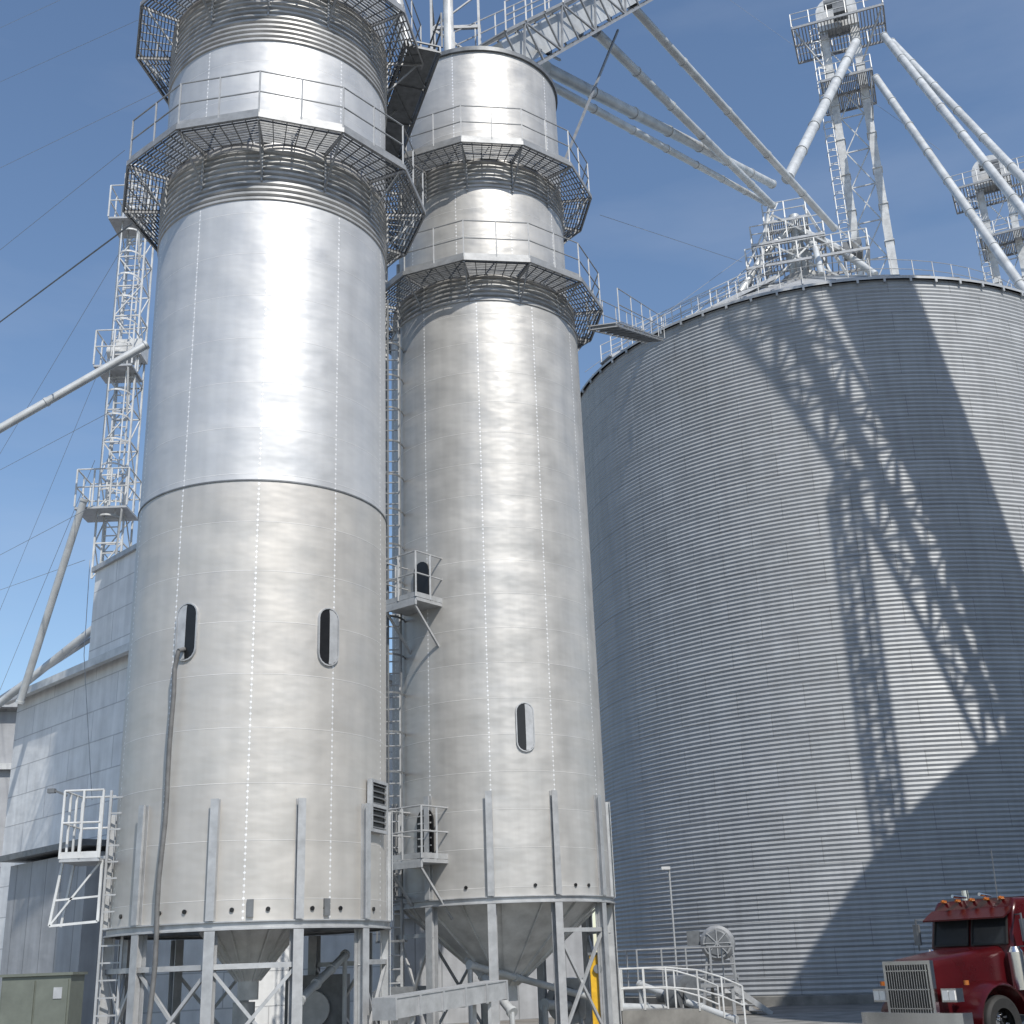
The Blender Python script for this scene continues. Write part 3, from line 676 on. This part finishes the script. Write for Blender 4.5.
for (q0,q1,rr,lab) in (((470,965,30),(600,1000,33),.08,'thin pale auger pipe under the right tower sloping down right'),((512,1012,29.5),(470,960,31),.1,'short pale elbow pipe under the right tower hopper'),((300,1000,24.6),(345,955,27),.08,'pale pipe sloping up under the near tower'),((545,1005,33),(690,1010,38),.12,'long low pipe running right from under the tower'),((640,985,38),(735,1020,36),.1,'grey pipe sloping down right in front of the fan stand')):
    a=at(*q0);b=at(*q1); m=MB(); m.tube(a,b,rr,12); m.tube(a,V((a.x,a.y,0)),rr*.6,8); m.tube(b,V((b.x,b.y,0)),rr*.6,8)
    for i in range(4): p=a.lerp(b,i/3); dd=(b-a).normalized(); m.tube(p-dd*.04,p+dd*.04,rr*1.3,12)
    tag(m.build('auger_pipe',M['spout'],origin=(a.x,a.y,0)),lab,'pipe')
blower(V((-3.2,30,0)),.4,'small grey blower under the gap between the towers',.8,'galv_dark')
blower(V((1.0,34.0,0)),-.3,'grey blower beside the legs of the right tower',.8,'galv')
blower(V((4.2,37.0,0)),.9,'dark blower standing beside the loading ramp',.75,'galv_dark')
c=V((T1.c.x-.2,T1.c.y+.6,0)); root=thing('burner_box','dark grey machinery box under the near tower','machinery',tuple(c))
m=MB(); m.box(c+V((1.2,1.6,.9)),(1.2,1.0,1.7)); m.build('housing',M['galv_dark'],root); m=MB(); m.tube(c+V((1.2,1.0,1.1)),c+V((1.2,.9,1.1)),.35,20); m.build('inlet_ring',M['galv'],root); m=MB(); m.tube(c+V((0,0,.2)),c+V((0,0,1.3)),.22,16); m.build('discharge_pipe',M['galv'],root)
a0=at(622,1010,34); a0.z=0; root=thing('loading_ramp','pale concrete ramp with white handrails between the right tower and the big bin','ramp',tuple(a0))
x=V((1,.35,0)).normalized(); y=V((-.35,1,0)).normalized()
poly=[a0,a0+x*3.6,a0+x*2.2+Z*.55,a0+Z*.6]; m=MB(); m.prism(poly,y*1.4); m.build('ramp',M['concrete'],root)
for s in(0,1.4):
    m=MB(); P=[a0+y*s+Z*.6,a0+y*s+x*1.3+Z*.59,a0+y*s+x*2.2+Z*.5,a0+y*s+x*2.9+Z*.3,a0+y*s+x*3.5+Z*.05]
    railing(m,P,1.0,.022,step=.8,toe=False); m.build('handrail',M['white'],root)
a1=at(632,995,42); a1.z=0; root=thing('dock_platform','railed steel dock platform in front of the fan at the bin foot','platform',tuple(a1))
m=MB(); m.obox(a1+x*1.6+Z*.95,x*1.7,y*.8,Z*.05); m.build('deck',M['rail'],root)
m=MB(); railing(m,[a1+x*1.6+x*1.7*i+y*.8*j+Z*1.0 for i,j in((-1,1),(-1,-1),(1,-1),(1,1))],1.1,.025,step=.85,toe=False); m.build('railing',M['rail'],root)
for i in(-1,1):
    for j in(-1,1): m=MB(); m.bar(a1+x*1.6+x*1.6*i+y*.7*j,a1+x*1.6+x*1.6*i+y*.7*j+Z*.9,.1); m.build('leg',M['rail'],root)
m=MB()
for i in range(5): m.obox(a1+x*(3.4+.28*i)+Z*(.85-.19*i),x*.14,y*.5,Z*.02)
for s in(-1,1): m.bar(a1+x*3.3+y*.5*s+Z*.9,a1+x*4.65+y*.5*s,.03,.18)
m.build('steps',M['galv'],root)
p=at(676,960,45); zt_=at(673,868,45).z; root=thing('lamp_pole','thin pole with small lamp in front of the bin wall','lamp pole',(p.x,p.y,0))
m=MB(); m.tube((p.x,p.y,0),(p.x,p.y,zt_),.035,10); m.build('pole',M['galv'],root)
m=MB(); m.tube((p.x,p.y,zt_-.05),(p.x-.25,p.y-.1,zt_+.02),.03,8); m.box((p.x-.12,p.y-.05,zt_),(.3,.2,.1)); m.build('lamp_head',M['white'],root)
p=at(42,1000,21.5); zt_=at(42,976,21.5).z; root=thing('electrical_cabinet','olive grey electrical cabinet at the lower left corner','cabinet',(p.x,p.y,0))
m=MB(); m.box((p.x,p.y,zt_/2),(1.05,.6,zt_)); m.build('body',M['cabinet'],root)
for s in(-1,1):
    m=MB(); m.box((p.x+.255*s,p.y-.31,zt_/2),(.48,.03,zt_-.12)); dr=m.build('door',M['cabinet'],root)
    m=MB(); m.box((p.x+.06*s,p.y-.34,zt_/2+.1),(.03,.03,.2)); m.build('handle',M['galv_dark'],dr)
m=MB(); m.box((p.x+.35,p.y-.33,zt_-.25),(.13,.012,.16)); m.build('notice_plate',M['galv'],root)
m=MB(); m.box((p.x,p.y,zt_+.02),(1.12,.68,.04)); m.build('lid',M['cabinet'],root)
# ---------------- guy wires ----------------
gl=[((0,82),(138,20),55),((0,168),(165,88),55),((0,250),(125,150),50),((0,322),(145,214),40),((0,470),(110,412),50),((0,555),(95,505),50),((0,590),(85,560),55),((0,28),(60,0),60),((20,420),(130,235),60),((0,690),(95,460),60),((0,610),(128,300),70)]
names=['second highest','third','fourth','thicker dark','fifth','sixth','lowest shallow','highest','steep','steepest low','long steep']
for (p0,p1_,dd),nm in zip(gl,names):
    b=at(*p1_,dd*.75); a=at(*p0,dd); d_=(a-b); a=b+d_*2.2
    m=MB(); m.tube(a,b,.009 if 'dark' not in nm else .024,6)
    tag(m.build('guy_wire',M['rail' if 'dark' not in nm else 'galv_dark'],origin=a),nm+' guy wire in the sky left of the near tower','cable','guy wires left of the towers')
for (p0,p1_,dd,nm) in (((585,372),(800,215),58,'guy wire from the walkway to the spout frame above the bin'),((600,215),(742,262),58,'shallow wire across the sky above the left of the bin'),((940,150),(730,0),90,'faint wire crossing the upper sky left of the elevator head')):
    m=MB(); m.tube(at(*p0,dd*.8),at(*p1_,dd*1.05),.012,6); tag(m.build('guy_wire',M['rail'],origin=at(*p0,dd*.8)),nm,'cable')

# ---------------- truck ----------------
tp=at(908,1000,25.0); psi=R(40)
tc=-V((tp.x,tp.y,0)).normalized(); ang=math.atan2(tc.y,tc.x)-psi
troot=thing('semi_truck','dark red conventional semi truck with chrome grille in front of the bin','truck',(tp.x,tp.y,0),rz=ang)
troot.scale=(.95,.95,.94)
def tb(name,m,mt,parent=None): return m.build(name,M[mt],parent or troot,local=True)
def loft(secs):
    m=MB(); k=len(secs[0]); vs=[p for s in secs for p in s]
    fs=[(j*k+i,j*k+(i+1)%k,(j+1)*k+(i+1)%k,(j+1)*k+i) for j in range(len(secs)-1) for i in range(k)]
    fs+=[tuple(range(k))[::-1],tuple(range((len(secs)-1)*k,len(secs)*k))]; return m.add(vs,fs)
def sec(x,w,z0,z1,rd=.12,n=4):
    pts=[(x,-w,z0),(x,w,z0)]
    for i in range(n+1): a=PI/2*i/n; pts.append((x,w-rd+rd*math.cos(a),z1-rd+rd*math.sin(a)))
    for i in range(n+1): a=PI/2+PI/2*i/n; pts.append((x,-w+rd+rd*math.cos(a),z1-rd+rd*math.sin(a)))
    return [V(p) for p in pts]
tb('hood',loft([sec(-.18,.55,.75,1.68,.16),sec(-.3,.56,.7,1.74,.17),sec(-1.2,.64,.7,1.84,.17),sec(-2.15,.78,.7,1.93,.17)]),'red')
tb('cab',loft([sec(-2.1,.98,.75,1.86,.1),sec(-2.28,1.0,.75,2.62,.12),sec(-2.45,1.0,.75,2.84,.16),sec(-3.7,1.0,.75,2.86,.16)]),'red')
tb('sleeper',loft([sec(-3.74,1.12,.75,2.9,.15),sec(-5.2,1.12,.75,2.95,.15)]),'red')
for s in(-1,1):
    m=MB(); vs=[V((-2.10,s*.05,1.96)),V((-2.10,s*.88,1.96)),V((-2.245,s*.86,2.52)),V((-2.245,s*.05,2.52))]; m.prism(vs,(-.03,0,0)); ws=tb('windshield_pane',m,'glass')
    m=MB()
    for a,b in zip(vs,vs[1:]+vs[:1]): m.bar(a+V((.01,0,0)),b+V((.01,0,0)),.03)
    tb('frame',m,'rubber',ws)
m=MB(); m.prism([V((-2.2,-.98,2.55)),V((-1.92,-.95,2.44)),V((-1.92,-.95,2.47)),V((-2.3,-.98,2.66))],(0,1.96,0)); tb('sun_visor',m,'red')
for i in range(5):
    m=MB(); m.tube((-2.36,-.7+.35*i,2.84),(-2.3,-.7+.35*i,2.84),.04,10,r1=.025); m.box((-2.38,-.7+.35*i,2.84),(.1,.07,.05)); tb('marker_light',m,'amber')
m=MB(); m.box((-.12,0,1.2),(.1,1.14,1.02)); gr=tb('grille_shell',m,'chrome')
m=MB(); m.box((-.064,0,1.19),(.012,1.0,.9)); tb('grille_backing',m,'black',gr)
m=MB()
for i in range(17): m.box((-.045,-.48+.06*i,1.19),(.03,.016,.9))
for i in range(3): m.box((-.04,0,.85+.34*i),(.02,1.0,.02))
tb('grille_bar',m,'chrome',gr)
m=MB(); m.prism([V((0,-1.2,.42)),V((.06,-.95,.42)),V((.06,.95,.42)),V((0,1.2,.42)),V((-.25,1.22,.42)),V((-.08,.0,.42)),V((-.25,-1.22,.42))],(0,0,.36)); tb('bumper',m,'chrome')
for s in(-1,1):
    m=MB(); m.box((-.28,s*.82,1.08),(.2,.34,.24)); hl=tb('headlight',m,'chrome')
    m=MB(); m.box((-.17,s*.75,1.08),(.02,.13,.17)); m.box((-.17,s*.9,1.08),(.02,.13,.17)); tb('lens',m,'lamp_glass',hl)
    secs=[]
    for i in range(13):
        a=R(-8)+R(178)*i/12; cx=-1.3; ro=.74
        x=cx+ro*math.cos(a)*1.05; z=.56+ro*math.sin(a)
        xi=cx+(ro-.07)*math.cos(a)*1.05; zi=.56+(ro-.07)*math.sin(a)
        secs.append([V((x,s*.56,z)),V((x,s*1.1,z-.0)),V((x,s*1.2,z-.07)),V((xi,s*1.18,zi-.02)),V((xi,s*.56,zi))])
    tb('fender',loft(secs),'red')
    m=MB(); m.tube((-.5,s*1.0,1.25),(-.5,s*1.0,1.33),.05,10); tb('turn_signal',m,'amber')
def wheel(x,s,y0=None):
    mx=Matrix.Rotation(PI/2,4,'X'); yc=s*(y0 or 1.0); c=V((x,yc,.52))
    m=MB(); m.lathe([(.29,-.13),(.46,-.145),(.51,-.11),(.52,-.08),(.52,.08),(.51,.11),(.46,.145),(.29,.13)],36,c,mx=mx); wh=tb('wheel',m,'rubber')
    m=MB(); m.lathe([(.30,-.13*1),(.27,-.10),(.24,-.02),(.12,-.02),(.11,-.14),(.06,-.17),(.001,-.17)],28,c,mx=(Matrix.Rotation(PI/2 if s<0 else -PI/2,4,'X')))
    for k in range(8):
        a=2*PI*k/8; p=c+V((.18*math.cos(a),s*.02,.18*math.sin(a))); m.tube(p,p+V((0,s*.05,0)),.02,8)
    tb('rim',m,'chrome',wh)
for s in(-1,1):
    wheel(-1.3,s)
    for x in(-7.2,-8.5): wheel(x,s,.98)
m=MB(); 
for s in(-1,1): m.box((-4.9,s*.42,.78),(9.0,.09,.26))
for x in(-1.3,-7.2,-8.5): m.tube((x,-.95,.52),(x,.95,.52),.07,10)
tb('chassis_frame',m,'galv_dark')
for s in(-1,1):
    m=MB(); m.box((-3.0,s*1.005,1.55),(1.15,.03,1.3)); dr=tb('door',m,'red')
    m=MB(); m.box((-2.98,s*1.024,2.18),(.9,.012,.46)); tb('window',m,'glass',dr)
    m=MB(); m.box((-3.45,s*1.05,1.7),(.16,.04,.04)); tb('handle',m,'chrome',dr)
    m=MB(); m.bar((-2.3,s*1.0,2.5),(-2.1,s*1.28,2.5),.025); m.bar((-2.3,s*1.0,1.9),(-2.1,s*1.28,1.9),.025); m.bar((-2.1,s*1.28,1.88),(-2.1,s*1.28,2.52),.025)
    m.box((-2.12,s*1.3,2.2),(.05,.15,.42)); tb('mirror',m,'galv_dark')
    m=MB(); m.tube((-3.72,s*1.16,1.0),(-3.72,s*1.16,3.1),.07,14); m.tube((-3.72,s*1.16,1.3),(-3.72,s*1.16,2.5),.13,14); tb('exhaust_stack',m,'chrome')
    m=MB(); m.tube((-2.15,s*.98,1.1),(-2.15,s*.98,1.8),.15,18); m.tube((-2.15,s*.98,1.8),(-2.15,s*.98,1.9),.15,18,r1=.09); tb('air_cleaner',m,'chrome')
    m=MB(); m.tube((-2.7,s*.95,.62),(-4.5,s*.95,.62),.3,22); tb('fuel_tank',m,'chrome')
m=MB(); m.tube((-2.4,.6,2.8),(-2.45,.6,3.8),.01,6); tb('antenna',m,'galv_dark')
for s in(-.3,.3):
    m=MB(); m.tube((-2.6,s,2.9),(-2.2,s*1.1,2.93),.02,10,r1=.035); tb('air_horn',m,'chrome')
for o in bpy.data.objects:
    if '_w' in o: del o['_w']
